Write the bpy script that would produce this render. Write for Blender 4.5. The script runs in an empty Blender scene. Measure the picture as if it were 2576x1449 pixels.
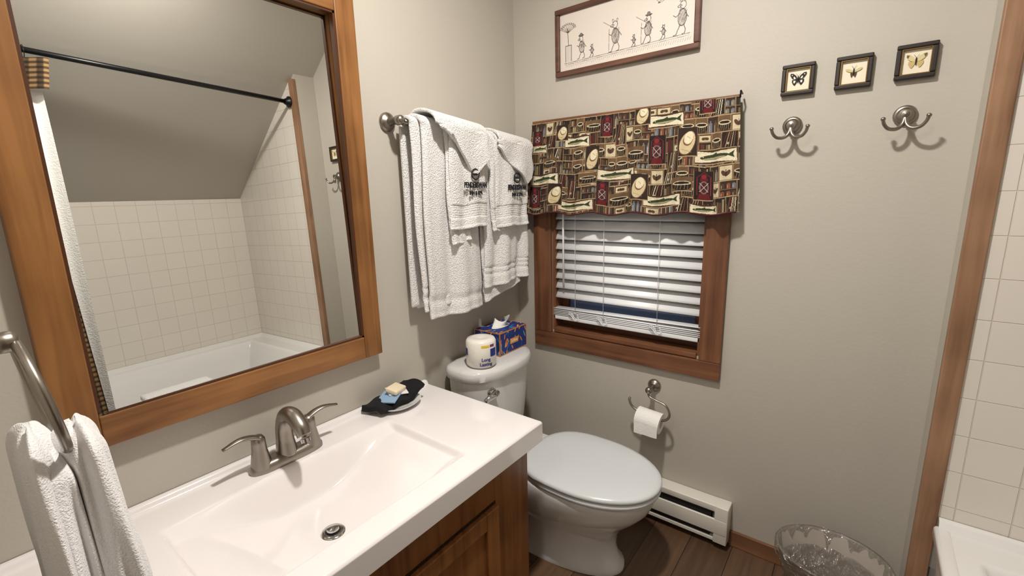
import bpy, math, random
import numpy as np
from mathutils import Vector, Matrix
random.seed(4); rng=np.random.default_rng(7)
sc=bpy.context.scene
sc.view_settings.view_transform='Standard'
# ------------------------------------------------------------------ helpers
def lin(c):
    return tuple(((v/255)/12.92 if v/255<=0.04045 else ((v/255+0.055)/1.055)**2.4) for v in c)
def mat(name,rgb,rough=0.5,metal=0.0,bump=0.0,bscale=200.0,var=0.0,vscale=4.0,coat=0.0,spec=0.5,sheen=0.0,bdist=.004):
    m=bpy.data.materials.new(name);m.use_nodes=True;nt=m.node_tree;b=nt.nodes['Principled BSDF']
    c=lin(rgb);b.inputs['Base Color'].default_value=(*c,1);b.inputs['Roughness'].default_value=rough
    b.inputs['Metallic'].default_value=metal;b.inputs['Coat Weight'].default_value=coat
    b.inputs['Specular IOR Level'].default_value=spec;b.inputs['Sheen Weight'].default_value=sheen
    tc=nt.nodes.new('ShaderNodeTexCoord')
    if var>0:
        n=nt.nodes.new('ShaderNodeTexNoise');n.inputs['Scale'].default_value=vscale;n.inputs['Detail'].default_value=4
        nt.links.new(tc.outputs['Object'],n.inputs['Vector'])
        mx=nt.nodes.new('ShaderNodeMix');mx.data_type='RGBA'
        mx.inputs[6].default_value=(*[v*(1-var) for v in c],1);mx.inputs[7].default_value=(*[min(1,v*(1+var)) for v in c],1)
        nt.links.new(n.outputs['Fac'],mx.inputs[0]);nt.links.new(mx.outputs[2],b.inputs['Base Color'])
    if bump>0:
        n=nt.nodes.new('ShaderNodeTexNoise');n.inputs['Scale'].default_value=bscale;n.inputs['Detail'].default_value=3
        nt.links.new(tc.outputs['Object'],n.inputs['Vector'])
        bp=nt.nodes.new('ShaderNodeBump');bp.inputs['Strength'].default_value=bump;bp.inputs['Distance'].default_value=bdist
        nt.links.new(n.outputs['Fac'],bp.inputs['Height']);nt.links.new(bp.outputs['Normal'],b.inputs['Normal'])
    return m
def wood(name,c1,c2,axis='z',rough=0.4,scale=1.0,knots=True):
    m=bpy.data.materials.new(name);m.use_nodes=True;nt=m.node_tree;b=nt.nodes['Principled BSDF']
    tc=nt.nodes.new('ShaderNodeTexCoord');mp=nt.nodes.new('ShaderNodeMapping')
    s=[40*scale]*3;s['xyz'.index(axis)]=2.2*scale
    mp.inputs['Scale'].default_value=s;nt.links.new(tc.outputs['Object'],mp.inputs['Vector'])
    n=nt.nodes.new('ShaderNodeTexNoise');n.inputs['Scale'].default_value=1;n.inputs['Detail'].default_value=6;n.inputs['Distortion'].default_value=.6
    nt.links.new(mp.outputs[0],n.inputs['Vector'])
    n2=nt.nodes.new('ShaderNodeTexNoise');n2.inputs['Scale'].default_value=5;nt.links.new(tc.outputs['Object'],n2.inputs['Vector'])
    ad=nt.nodes.new('ShaderNodeMath');ad.operation='MULTIPLY_ADD';ad.inputs[1].default_value=.45
    nt.links.new(n2.outputs['Fac'],ad.inputs[0])
    ml=nt.nodes.new('ShaderNodeMath');ml.operation='MULTIPLY';ml.inputs[1].default_value=.62
    nt.links.new(n.outputs['Fac'],ml.inputs[0]);nt.links.new(ml.outputs[0],ad.inputs[2])
    cr=nt.nodes.new('ShaderNodeValToRGB');cr.color_ramp.elements[0].position=.36;cr.color_ramp.elements[1].position=.68
    cr.color_ramp.elements[0].color=(*lin(c1),1);cr.color_ramp.elements[1].color=(*lin(c2),1)
    nt.links.new(ad.outputs[0],cr.inputs[0]);nt.links.new(cr.outputs[0],b.inputs['Base Color'])
    b.inputs['Roughness'].default_value=rough
    return m
def vcmat(name,rough=0.8):
    m=bpy.data.materials.new(name);m.use_nodes=True;nt=m.node_tree;b=nt.nodes['Principled BSDF']
    a=nt.nodes.new('ShaderNodeAttribute');a.attribute_name='Col';nt.links.new(a.outputs['Color'],b.inputs['Base Color'])
    b.inputs['Roughness'].default_value=rough
    return m
def link(o): bpy.context.collection.objects.link(o);return o
def mesh(name,V,Fc,m=None,smooth=False):
    me=bpy.data.meshes.new(name);me.from_pydata([tuple(map(float,v)) for v in V],[],[tuple(f) for f in Fc]);me.update()
    if m: me.materials.append(m)
    if smooth: me.polygons.foreach_set('use_smooth',[True]*len(me.polygons))
    return link(bpy.data.objects.new(name,me))
def box(name,x,y,z,m,bevel=0.0,seg=2):
    V=[(a,b,c) for a in x for b in y for c in z]
    o=mesh(name,V,[(0,1,3,2),(4,6,7,5),(0,4,5,1),(2,3,7,6),(0,2,6,4),(1,5,7,3)],m)
    if bevel:
        k=o.modifiers.new('b','BEVEL');k.width=bevel;k.segments=seg;k.limit_method='ANGLE'
        if seg>2:
            for p in o.data.polygons:p.use_smooth=True
    return o
def grp(name,ch):
    e=bpy.data.objects.new(name,None);link(e);e.empty_display_size=.05
    for c in ch: c.parent=e
    return e
def gridmesh(name,P,m,col=None,smooth=True):
    h,w=P.shape[:2];V=P.reshape(-1,3)
    me=bpy.data.meshes.new(name)
    i=np.arange(h-1)[:,None];j=np.arange(w-1)[None,:]
    a=(i*w+j).ravel();Fc=np.stack([a,a+1,a+w+1,a+w],1)
    me.from_pydata(V.tolist(),[],Fc.tolist())
    if col is not None:
        ca=me.color_attributes.new('Col','FLOAT_COLOR','POINT')
        c4=np.ones((h*w,4),np.float32);c4[:,:3]=col.reshape(-1,3);ca.data.foreach_set('color',c4.ravel())
    if m:me.materials.append(m)
    if smooth:me.polygons.foreach_set('use_smooth',[True]*len(me.polygons))
    me.update();return link(bpy.data.objects.new(name,me))
def cat(pts,k=8):
    pts=[Vector(p) for p in pts];out=[]
    q=[pts[0]*2-pts[1]]+pts+[pts[-1]*2-pts[-2]]
    for i in range(1,len(q)-2):
        for s in range(k):
            t=s/k;p0,p1,p2,p3=q[i-1],q[i],q[i+1],q[i+2]
            out.append(.5*((2*p1)+(p2-p0)*t+(2*p0-5*p1+4*p2-p3)*t*t+(3*p1-p0-3*p2+p3)*t**3))
    out.append(pts[-1]);return out
def tube(name,pts,r,m,n=14,smooth=0,flat=1.0,closed=False):
    if smooth:
        if not isinstance(r,(int,float)):
            N=len(pts);r0=list(r);r=[]
            for i in range(N-1):
                for s in range(smooth): r.append(r0[i]+(r0[i+1]-r0[i])*s/smooth)
            r.append(r0[-1])
        pts=cat(pts,smooth)
    pts=[Vector(p) for p in pts];N=len(pts)
    if isinstance(r,(int,float)): r=[r]*N
    V=[];Fc=[];nrm=None
    for i in range(N):
        if closed: t=(pts[(i+1)%N]-pts[i-1]).normalized()
        else: t=(pts[min(i+1,N-1)]-pts[max(i-1,0)]).normalized()
        if nrm is None:
            nrm=t.orthogonal().normalized()
            if abs(t.z)<.9: nrm=(Vector((0,0,1))-t*t.z).normalized()
        nrm=(nrm-t*nrm.dot(t)).normalized();bn=t.cross(nrm)
        for k in range(n):
            a=2*math.pi*k/n;V.append(pts[i]+nrm*math.cos(a)*r[i]*flat+bn*math.sin(a)*r[i])
    M=N if closed else N-1
    for i in range(M):
        for k in range(n):
            a=i*n+k;b=i*n+(k+1)%n;c=((i+1)%N)*n+(k+1)%n;d=((i+1)%N)*n+k;Fc.append((a,b,c,d))
    if not closed:
        Fc.append(tuple(range(n))[::-1]);Fc.append(tuple(range((N-1)*n,N*n)))
    return mesh(name,V,Fc,m,True)
def lathe(name,prof,m,loc=(0,0,0),axis=(0,0,1),n=32,sx=1,sy=1):
    q=Vector((0,0,1)).rotation_difference(Vector(axis));V=[];Fc=[]
    for r,z in prof:
        for k in range(n):
            a=2*math.pi*k/n;V.append(q@Vector((r*math.cos(a)*sx,r*math.sin(a)*sy,z))+Vector(loc))
    for i in range(len(prof)-1):
        for k in range(n): Fc.append((i*n+k,i*n+(k+1)%n,(i+1)*n+(k+1)%n,(i+1)*n+k))
    Fc.append(tuple(range(n))[::-1]);Fc.append(tuple(range((len(prof)-1)*n,len(prof)*n)))
    return autosm(mesh(name,V,Fc,m,True),50)
def loft(name,rings,m,cap=True,smooth=True):
    n=len(rings[0]);V=[p for r in rings for p in r];Fc=[]
    for i in range(len(rings)-1):
        for k in range(n): Fc.append((i*n+k,i*n+(k+1)%n,(i+1)*n+(k+1)%n,(i+1)*n+k))
    if cap: Fc.append(tuple(range(n))[::-1]);Fc.append(tuple(range((len(rings)-1)*n,len(rings)*n)))
    return mesh(name,V,Fc,m,smooth)
def autosm(o,deg=40):
    for p in o.data.polygons:p.use_smooth=True
    try: o.data.set_sharp_from_angle(angle=math.radians(deg))
    except Exception: pass
    return o
def text(name,body,size,m,loc,rot,ext=0.0004,bold=False,sx=1.0):
    cu=bpy.data.curves.new(name,'FONT');cu.body=body;cu.size=size;cu.extrude=ext;cu.align_x='CENTER';cu.align_y='CENTER'
    if bold: cu.offset=size*.02
    o=link(bpy.data.objects.new(name,cu));bpy.context.view_layer.update()
    dg=bpy.context.evaluated_depsgraph_get();me=bpy.data.meshes.new_from_object(o.evaluated_get(dg))
    me.materials.clear();me.materials.append(m)
    o2=link(bpy.data.objects.new(name,me));bpy.data.objects.remove(o)
    o2.location=loc;o2.rotation_euler=rot;o2.scale=(sx,1,1)
    return o2
class Cv:
    def __init__(s,w,h,c): s.w,s.h=w,h;s.a=np.ones((h,w,3))*np.array(lin(c))
    def _bb(s,x0,x1,y0,y1):
        x0=max(0,int(x0)-1);x1=min(s.w,int(x1)+2);y0=max(0,int(y0)-1);y1=min(s.h,int(y1)+2)
        if x1<=x0 or y1<=y0: return None
        Y,X=np.mgrid[y0:y1,x0:x1];return x0,x1,y0,y1,X,Y
    def _p(s,b,M,c): x0,x1,y0,y1=b[:4];s.a[y0:y1,x0:x1][M]=np.array(lin(c))
    def rect(s,x0,y0,x1,y1,c):
        b=s._bb(x0,x1,y0,y1)
        if b: s._p(b,(b[4]>=x0)&(b[4]<=x1)&(b[5]>=y0)&(b[5]<=y1),c)
    def ell(s,cx,cy,rx,ry,c,rot=0,ring=0):
        R=max(rx,ry);b=s._bb(cx-R,cx+R,cy-R,cy+R)
        if not b:return
        X=b[4]-cx;Y=b[5]-cy;u=X*math.cos(rot)+Y*math.sin(rot);v=-X*math.sin(rot)+Y*math.cos(rot)
        d=(u/rx)**2+(v/ry)**2;M=d<=1
        if ring: M&=d>=max(0,(1-ring/min(rx,ry)))**2
        s._p(b,M,c)
    def line(s,x0,y0,x1,y1,wd,c):
        b=s._bb(min(x0,x1)-wd,max(x0,x1)+wd,min(y0,y1)-wd,max(y0,y1)+wd)
        if not b:return
        dx,dy=x1-x0,y1-y0;L=dx*dx+dy*dy+1e-9
        t=np.clip(((b[4]-x0)*dx+(b[5]-y0)*dy)/L,0,1);d=np.hypot(b[4]-x0-t*dx,b[5]-y0-t*dy)
        s._p(b,d<=wd/2,c)
    def pl(s,pts,wd,c):
        for p,q in zip(pts,pts[1:]): s.line(*p,*q,wd,c)
    def poly(s,pts,c):
        xs=[p[0] for p in pts];ys=[p[1] for p in pts];b=s._bb(min(xs),max(xs),min(ys),max(ys))
        if not b:return
        X,Y=b[4],b[5];M=np.zeros(X.shape,bool);n=len(pts)
        for i in range(n):
            xa,ya=pts[i];xb,yb=pts[i-1]
            if ya==yb: continue
            M^=((ya>Y)!=(yb>Y))&(X<(xb-xa)*(Y-ya)/(yb-ya)+xa)
        s._p(b,M,c)
def SS(t): t=np.clip(t,0,1);return t*t*(3-2*t)
# ------------------------------------------------------------------ materials
M_wall=mat('wall_paint',(187,181,170),.6,bump=.12,bscale=90,var=.02,vscale=3)
M_ceil=mat('ceiling_paint',(194,189,179),.7,var=.02)
M_white=mat('white_gloss',(230,229,227),.12,coat=.4)
M_porc=mat('porcelain',(218,217,215),.1,coat=.5)
M_seat=mat('toilet_seat_plastic',(212,216,218),.22)
M_marble=mat('cultured_marble',(236,231,230),.12,coat=.4)
M_nick=mat('brushed_nickel',(156,149,140),.33,metal=1.0)
M_chrome=mat('chrome',(205,205,205),.12,metal=1.0)
M_black=mat('black_metal',(18,18,20),.35,metal=.3)
M_dark=mat('dark_gap',(25,22,20),.8)
M_terry=mat('terry_cloth',(242,240,238),.95,bump=1.0,bscale=230,sheen=.3,bdist=.008)
M_terry2=mat('soft_terry_cloth',(240,238,238),.95,bump=.8,bscale=380,sheen=.4,bdist=.004)
M_paper=mat('tissue_paper',(240,238,234),.9,bump=.3,bscale=150)
M_mwood=wood('mirror_maple',(108,68,32),(154,106,60),'z',.38)
M_mwoodh=wood('mirror_maple_h',(108,68,32),(154,106,60),'y',.38)
M_cab=wood('cabinet_maple',(104,62,28),(148,98,52),'z',.35)
M_twood=wood('window_trim_wood',(84,51,33),(130,86,58),'z',.45)
M_twoodh=wood('window_trim_wood_h',(84,51,33),(130,86,58),'x',.45)
M_post=wood('post_wood',(120,86,62),(166,128,98),'z',.5)
M_base=wood('base_wood',(104,70,46),(144,102,70),'x',.5)
M_blind=mat('blind_vinyl',(238,240,242),.4)
M_heat=mat('heater_enamel',(222,218,208),.35)
M_frame=wood('picture_frame_wood',(70,44,34),(112,76,60),'x',.4)
M_fdark=mat('dark_small_frame',(40,30,25),.4)
M_gold=mat('gold_lip',(130,104,60),.4,metal=.7)
M_cream=mat('cream_card',(238,228,206),.8)
M_vc=vcmat('printed_fabric',.9)
M_print=vcmat('printed_paper',.6)
def floor_mat():
    m=bpy.data.materials.new('plank_floor');m.use_nodes=True;nt=m.node_tree;b=nt.nodes['Principled BSDF']
    tc=nt.nodes.new('ShaderNodeTexCoord');mp=nt.nodes.new('ShaderNodeMapping');mp.inputs['Rotation'].default_value=(0,0,math.pi/2)
    nt.links.new(tc.outputs['Object'],mp.inputs[0])
    br=nt.nodes.new('ShaderNodeTexBrick');br.inputs['Scale'].default_value=1;br.inputs['Brick Width'].default_value=1.1;br.inputs['Row Height'].default_value=.15
    br.inputs['Mortar Size'].default_value=.0015;br.inputs['Color1'].default_value=(*lin((108,82,60)),1);br.inputs['Color2'].default_value=(*lin((86,63,46)),1);br.inputs['Mortar'].default_value=(*lin((34,25,20)),1)
    nt.links.new(mp.outputs[0],br.inputs['Vector'])
    m2=nt.nodes.new('ShaderNodeMapping');m2.inputs['Scale'].default_value=(60,3,1);nt.links.new(tc.outputs['Object'],m2.inputs[0])
    n=nt.nodes.new('ShaderNodeTexNoise');n.inputs['Scale'].default_value=1;n.inputs['Detail'].default_value=5;nt.links.new(m2.outputs[0],n.inputs[0])
    cr=nt.nodes.new('ShaderNodeValToRGB');cr.color_ramp.elements[0].color=(.45,.45,.45,1);cr.color_ramp.elements[1].color=(1.3,1.3,1.3,1);nt.links.new(n.outputs['Fac'],cr.inputs[0])
    mx=nt.nodes.new('ShaderNodeMix');mx.data_type='RGBA';mx.blend_type='MULTIPLY';mx.inputs[0].default_value=1
    nt.links.new(br.outputs['Color'],mx.inputs[6]);nt.links.new(cr.outputs[0],mx.inputs[7]);nt.links.new(mx.outputs[2],b.inputs['Base Color'])
    b.inputs['Roughness'].default_value=.4;return m
M_floor=floor_mat()
def tile_mat(name,ax,ox,oz,p=.1097):
    m=bpy.data.materials.new(name);m.use_nodes=True;nt=m.node_tree;b=nt.nodes['Principled BSDF']
    tc=nt.nodes.new('ShaderNodeTexCoord');sp=nt.nodes.new('ShaderNodeSeparateXYZ');cb=nt.nodes.new('ShaderNodeCombineXYZ')
    nt.links.new(tc.outputs['Object'],sp.inputs[0]);nt.links.new(sp.outputs[ax],cb.inputs[0]);nt.links.new(sp.outputs['Z'],cb.inputs[1])
    mp=nt.nodes.new('ShaderNodeMapping');mp.inputs['Location'].default_value=(ox,oz,0);nt.links.new(cb.outputs[0],mp.inputs[0])
    br=nt.nodes.new('ShaderNodeTexBrick');br.offset=0;br.inputs['Scale'].default_value=1;br.inputs['Brick Width'].default_value=p;br.inputs['Row Height'].default_value=p
    br.inputs['Mortar Size'].default_value=.0018;br.inputs['Mortar Smooth'].default_value=.6
    br.inputs['Color1'].default_value=(*lin((226,219,209)),1);br.inputs['Color2'].default_value=(*lin((224,217,207)),1);br.inputs['Mortar'].default_value=(*lin((209,200,187)),1)
    nt.links.new(mp.outputs[0],br.inputs['Vector']);nt.links.new(br.outputs['Color'],b.inputs['Base Color'])
    bu=nt.nodes.new('ShaderNodeBump');bu.invert=True;bu.inputs['Strength'].default_value=.6;bu.inputs['Distance'].default_value=.002
    nt.links.new(br.outputs['Fac'],bu.inputs['Height']);nt.links.new(bu.outputs[0],b.inputs['Normal'])
    b.inputs['Roughness'].default_value=.15;return m
M_tx=tile_mat('tile_end','X',.02,.0415);M_ty=tile_mat('tile_long','Y',.03,.0415)
# ------------------------------------------------------------------ room shell
XF=2.486;T0=1.55;T1=1.593;D=-.147;YR=-2.75;ZC=2.62
box('floor',(-.1,XF+.1),(YR-.1,.1),(-.06,0),M_floor)
box('wall_left',(-.1,0),(YR-.1,.12),(0,ZC+.2),M_wall)
wx0,wx1,wz0,wz1=.20,.877,.765,1.62
def wallpiece(n,x,z): return box(n,x,(0,.12),z,M_wall)
wb=[wallpiece('wall_back_left',(0,wx0),(0,ZC+.2)),wallpiece('wall_back_right',(wx1,XF+.1),(0,ZC+.2)),wallpiece('wall_back_low',(wx0,wx1),(0,wz0)),wallpiece('wall_back_high',(wx0,wx1),(wz1,ZC+.2))]
grp('wall_back',wb)
box('wall_alcove_end',(T0,XF),(D+.014,-.001),(0,ZC),M_wall)
box('wall_alcove_tile',(T1,XF),(D+.004,D+.0135),(.30,ZC),M_tx)
box('wall_right',(XF,XF+.1),(YR-.1,.0),(0,ZC+.2),M_wall)
box('wall_right_tile',(XF-.012,XF-.0005),(-1.78,D+.003),(.30,1.523),M_ty)
box('wall_front',(0,XF),(YR-.1,YR),(0,ZC+.2),M_wall)
box('wall_partition',(0,.80),(-1.95,-1.835),(0,ZC),M_wall)
sl=(2.198-1.523)/(XF-T1)
xk=XF-(ZC-1.523)/sl
mesh('ceiling_slope',[(XF+.02,YR,1.523-.02*sl),(XF+.02,0,1.523-.02*sl),(xk,0,ZC),(xk,YR,ZC),(XF+.02,YR,1.60),(XF+.02,0,1.60),(xk,0,ZC+.08),(xk,YR,ZC+.08)],
     [(0,1,2,3),(4,7,6,5),(0,4,5,1),(2,6,7,3),(1,5,6,2),(0,3,7,4)],M_ceil)
box('ceiling',(-.1,xk+.02),(YR,0),(ZC,ZC+.08),M_ceil)
box('trim_1',(T0-.004,T1),(D-.004,D+.02),(0,2.20),M_post,.003)
box('baseboard_back',(1.036,T0-.001),(-.014,-.0005),(0,.066),M_base,.003)
# ------------------------------------------------------------------ window
cas=[box('casing_left',(.109,wx0),(-.022,-.0005),(.755,1.70),M_twood,.002),
     box('casing_right',(wx1,.956),(-.022,-.0005),(.755,1.70),M_twood,.002),
     box('casing_bottom',(.109,.956),(-.022,-.0005),(.684,.754),M_twoodh,.002),
     box('casing_top',(.109,.956),(-.022,-.0005),(1.62,1.70),M_twoodh,.002),
     box('jamb_left',(wx0,wx0+.012),(0,.11),(wz0,wz1),M_twood),
     box('jamb_right',(wx1-.012,wx1),(0,.11),(wz0,wz1),M_twood),
     box('jamb_bottom',(wx0+.012,wx1-.012),(-.012,.11),(wz0-.008,wz0+.012),M_twoodh,.002),
     box('sash_bottom',(wx0+.012,wx1-.012),(.07,.10),(wz0+.012,wz0+.05),M_twoodh),
     box('sash_left',(wx0+.012,wx0+.045),(.07,.10),(wz0+.06,wz1),M_twood),
     box('sash_right',(wx1-.045,wx1-.012),(.07,.10),(wz0+.06,wz1),M_twood)]
M_glass=mat('dusk_glass',(120,142,186),.08)
cas.append(box('pane',(wx0+.012,wx1-.012),(.085,.09),(wz0+.05,wz1),M_glass))
grp('window_1',cas)
bl=[]
bx0,bx1=wx0+.004,wx1-.004
def slat(i,z,ang,dz=0,w=.05,yc=.022):
    n=6;V=[]
    for s in range(n):
        t=(s/(n-1)-.5);yy=t*w*math.cos(ang);zz=t*w*math.sin(ang)+.003*(1-4*t*t)
        V+=[(bx0,yc+yy,z+zz),(bx1,yc+yy,z+zz+dz)]
    o=mesh('slat_%d'%i,V,[(2*s,2*s+1,2*s+3,2*s+2) for s in range(n-1)],M_blind,True)
    k=o.modifiers.new('s','SOLIDIFY');k.thickness=.0026
    return o
z=1.580;i=0
while z>.925:
    bl.append(slat(i,z,math.radians(54),w=.050));z-=.0455;i+=1
for k in range(5): bl.append(slat(30+k,.872-.0065*k,.0+.04*k,.008 if k==0 else 0))
bl.append(box('bottom_rail',(bx0,bx1),(.0,.046),(.818,.838),M_blind,.004,3))
bl.append(box('head_rail',(bx0,bx1),(.0,.05),(1.592,1.619),M_blind,.003))
for x in (.32,.46,.70):
    bl.append(tube('ladder_cord',[(x,-.006,1.57),(x,-.006,1.2),(x+.003,-.006,.84)],.0011,M_blind,6))
    for q in range(3):
        pts=[(x+.03*math.sin(a*1.0+q)*(.6+.3*math.sin(2.3*a+q)),-.010-.002*q,.846+.017*math.cos(a*1.3+q*1.7)) for a in np.linspace(0,6,22)]
        bl.append(tube('cord_bundle',pts,.0013,M_blind,6))
bl.append(tube('tilt_wand',[(.262,-.008,1.50),(.262,-.010,1.25),(.264,-.010,.99)],.0045,M_blind,8))
grp('window_blind',bl)
# ------------------------------------------------------------------ valance
W,H=760,360
cv=Cv(W,H,(40,26,20))
tan=(172,148,112);cream=(226,215,186);dk=(32,20,15);red=(98,16,24);grn=(62,72,40);br=(84,56,38)
def m_hat(x,y,w,h):
    cx,cy=x+w/2,y+h*.5
    cv.rect(x,y,x+w,y+h,(44,28,20))
    cv.ell(cx,cy-h*.04,h*.44,w*.40,(88,62,42),1.25);cv.ell(cx,cy-h*.03,h*.41,w*.36,(208,190,150),1.25)
    cv.ell(cx+w*.04,cy+h*.10,h*.24,w*.25,(120,88,58),1.25);cv.ell(cx+w*.06,cy+h*.14,h*.22,w*.23,(230,219,188),1.25)
    cv.line(cx-w*.02,cy+h*.20,cx+w*.14,cy+h*.12,1.6,(160,136,98));cv.line(cx-w*.3,cy-h*.25,cx+w*.2,cy-h*.36,1.4,(160,136,98))
def m_lant(x,y,w,h):
    cx=x+w/2;cv.rect(x,y,x+w,y+h,(28,16,14))
    cv.poly([(cx-w*.34,y+h*.03),(cx+w*.34,y+h*.03),(cx+w*.24,y+h*.24),(cx-w*.24,y+h*.24)],red);cv.ell(cx,y+h*.45,w*.25,h*.22,(128,100,96));cv.ell(cx,y+h*.45,w*.17,h*.18,(70,26,30))
    cv.rect(cx-w*.2,y+h*.66,cx+w*.2,y+h*.76,red);cv.ell(cx,y+h*.82,w*.14,h*.08,(130,32,38))
    cv.line(cx-w*.34,y+h*.18,cx-w*.34,y+h*.80,2.4,(138,34,40));cv.line(cx+w*.34,y+h*.18,cx+w*.34,y+h*.80,2.4,(138,34,40))
    cv.line(cx-w*.22,y+h*.3,cx+w*.22,y+h*.6,1.5,(200,184,174));cv.line(cx+w*.22,y+h*.3,cx-w*.22,y+h*.6,1.5,(200,184,174))
    cv.line(cx-w*.34,y+h*.80,cx,y+h*.97,2,(110,26,32));cv.line(cx+w*.34,y+h*.80,cx,y+h*.97,2,(110,26,32))
def m_fish(x,y,w,h):
    cv.rect(x,y,x+w,y+h,(66,44,30));cv.poly([(x+2,y+h*.12),(x+w*.5,y+h*.18),(x+w-2,y+h*.05),(x+w-4,y+h*.92),(x+w*.4,y+h*.84),(x+3,y+h*.94)],cream)
    cv.line(x+4,y+h*.78,x+w-6,y+h*.82,1,(190,174,140))
    cv.ell(x+w*.46,y+h*.5,w*.34,h*.19,(48,60,32),.06);cv.ell(x+w*.46,y+h*.41,w*.28,h*.07,(160,152,116),.06)
    cv.poly([(x+w*.76,y+h*.52),(x+w*.93,y+h*.80),(x+w*.90,y+h*.54),(x+w*.93,y+h*.28)],(48,60,32));cv.poly([(x+w*.40,y+h*.66),(x+w*.55,y+h*.66),(x+w*.52,y+h*.80)],(48,60,32))
    cv.ell(x+w*.20,y+h*.52,1.6,1.6,cream)
def m_books(x,y,w,h):
    cv.rect(x,y,x+w,y+h,dk);p=x+2
    while p<x+w-4:
        b=random.choice([4,5,6,7]);c=random.choice([(84,24,24),(116,92,60),(52,56,38),(92,60,40),(160,140,106),(44,28,24)])
        cv.rect(p,y+2,min(p+b-1.4,x+w-2),y+h*random.uniform(.65,.92),c);p+=b
def m_bask(x,y,w,h):
    cv.rect(x,y,x+w,y+h,(106,80,54));cv.ell(x+w/2,y+h*.40,w*.46,h*.34,dk)
    for k in range(5):cv.line(x+w*(.16+.15*k),y+h*.12,x+w*(.22+.14*k),y+h*.42,1.2,(148,126,92))
    cv.ell(x+w/2,y+h*.58,w*.44,h*.15,(208,194,160));cv.ell(x+w/2,y+h*.59,w*.36,h*.09,dk)
def m_jar(x,y,w,h):
    cv.rect(x,y,x+w,y+h,(54,37,28))
    for k in range(max(1,int(w/15))):
        a=x+2+k*15;c=random.choice([(108,112,122),(132,74,46),(126,120,102),(82,56,40),(94,70,48)])
        cv.rect(a,y+2,a+10,y+h*.58,c);cv.ell(a+5,y+h*.60,5,3.6,c);cv.rect(a+3,y+h*.6,a+7,y+h*.78,c)
        cv.line(a+2.5,y+4,a+2.5,y+h*.5,1.3,(198,190,172))
def m_moth(x,y,w,h):
    cv.rect(x,y,x+w,y+h,(84,58,40));cv.rect(x+3,y+3,x+w-3,y+h-3,(206,192,158))
    cv.ell(x+w*.36,y+h*.5,w*.14,h*.20,br,.5);cv.ell(x+w*.64,y+h*.5,w*.14,h*.20,br,-.5);cv.line(x+w*.5,y+h*.28,x+w*.5,y+h*.72,1.6,dk)
def m_rods(x,y,w,h):
    cv.rect(x,y,x+w,y+h,dk)
    for k in range(5): cv.line(x+3+k*w/6,y+2,x+w*.35+k*w/8,y+h-2,2,random.choice([tan,cream,(120,80,52),(104,28,28)]))
    cv.ell(x+w*.4,y+h*.3,4,4,(170,156,132));
random.seed(21)
ry=0
while ry<H:
    px=-random.uniform(0,30);seq=[m_jar,m_books,m_moth,m_bask,m_jar,m_rods,m_bask,m_books]
    while px<W:
        fn=random.choice(seq);w=random.choice([30,38,45]);
        if fn in(m_jar,m_moth,m_books) and random.random()<.45:
            fn(px,ry,w,24);random.choice([m_moth,m_books,m_jar])(px,ry+25,w,24)
            cv.line(px,ry+25,px+w,ry+25,1.8,tan)
        else: fn(px,ry,w,50)
        cv.line(px,ry+1,px+w,ry+1+random.uniform(-1.5,1.5),3.6,tan);cv.line(px,ry+4,px+w,ry+4,1.4,dk)
        cv.line(px,ry,px+random.uniform(-2,2),ry+50,2.8,(140,116,84));px+=w
    ry+=51
def hero(fn,u,v,w,h):
    cx=(u-1330)/540*W;cy=(535-v)/262*H+(0 if v>400 else (u-1600)*-.03)
    w*=W/540;h*=H/262
    fn(cx-w/2,cy-h/2,w,h)
    x0,y0,x1,y1=cx-w/2,cy-h/2,cx+w/2,cy+h/2
    cv.line(x0,y0,x1,y0+1,3,tan);cv.line(x0,y0,x0,y1,2.2,(140,116,84));cv.line(x1,y0,x1,y1,1.8,(114,90,64))
for u,v,w,h in ((1590,432,100,32),(1380,436,90,34),(1822,402,88,32),(1478,513,104,30),(1478,340,74,30),(1712,306,84,32),(1708,502,88,30),(1800,524,60,24),(1362,352,50,24)): hero(m_fish,u,v,w,h)
for u,v,w,h in ((1525,303,44,32),(1640,382,46,36),(1602,497,46,34),(1752,466,46,34),(1515,440,44,30),(1790,262,44,26),(1398,395,40,30),(1355,520,44,26)): hero(m_bask,u,v,w,h)
for u,v,w,h in ((1525,388,38,66),(1762,362,42,68),(1655,287,38,50),(1652,468,44,66),(1420,482,38,62),(1432,312,36,44)): hero(m_hat,u,v,w,h)
for u,v,w,h in ((1563,305,36,56),(1803,272,34,54),(1692,374,38,70),(1352,485,38,64),(1558,480,38,66),(1798,468,40,68),(1352,322,34,42)): hero(m_lant,u,v,w,h)
for u,v,w,h in ((1600,330,24,52),(1730,410,26,50),(1470,465,24,50)): hero(m_rods,u,v,w,h)
a=cv.a*(0.72+.34*rng.random((H,W,1)))
s=np.linspace(0,1,W)[None,:];t=np.linspace(0,1,H)[:,None]
x=(.128+.839*s)+( -.045+.09*s)*(1-t)*.55
fold=.010*np.sin(s*38)+.006*np.sin(s*71+1.3)+.004*np.sin(s*120)
y=-.052-.018*(1-t)+fold*(1-t*.75)
zt=1.700+.006*s
zz=zt-(1-t)*(.385+.006*np.sin(s*30))
P=np.stack([x+0*t,y+0*s,zz+0*s],2)
va=gridmesh('printed_cloth',P,M_vc,a);
M_hem=mat('burgundy_hem',(74,18,26),.9)
hem=tube('hem',[tuple(P[0,k]) for k in range(0,W,8)],.003,M_hem,6)
rb=[box('valance_board',(.127,.962),(-.046,-.0225),(1.690,1.712),M_twoodh,.002),tube('rod_bracket',[(.966,-.02,1.716),(.968,-.055,1.72),(.966,-.05,1.70)],.003,M_black,8)]
grp('window_valance',[va,hem]+rb)
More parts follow.
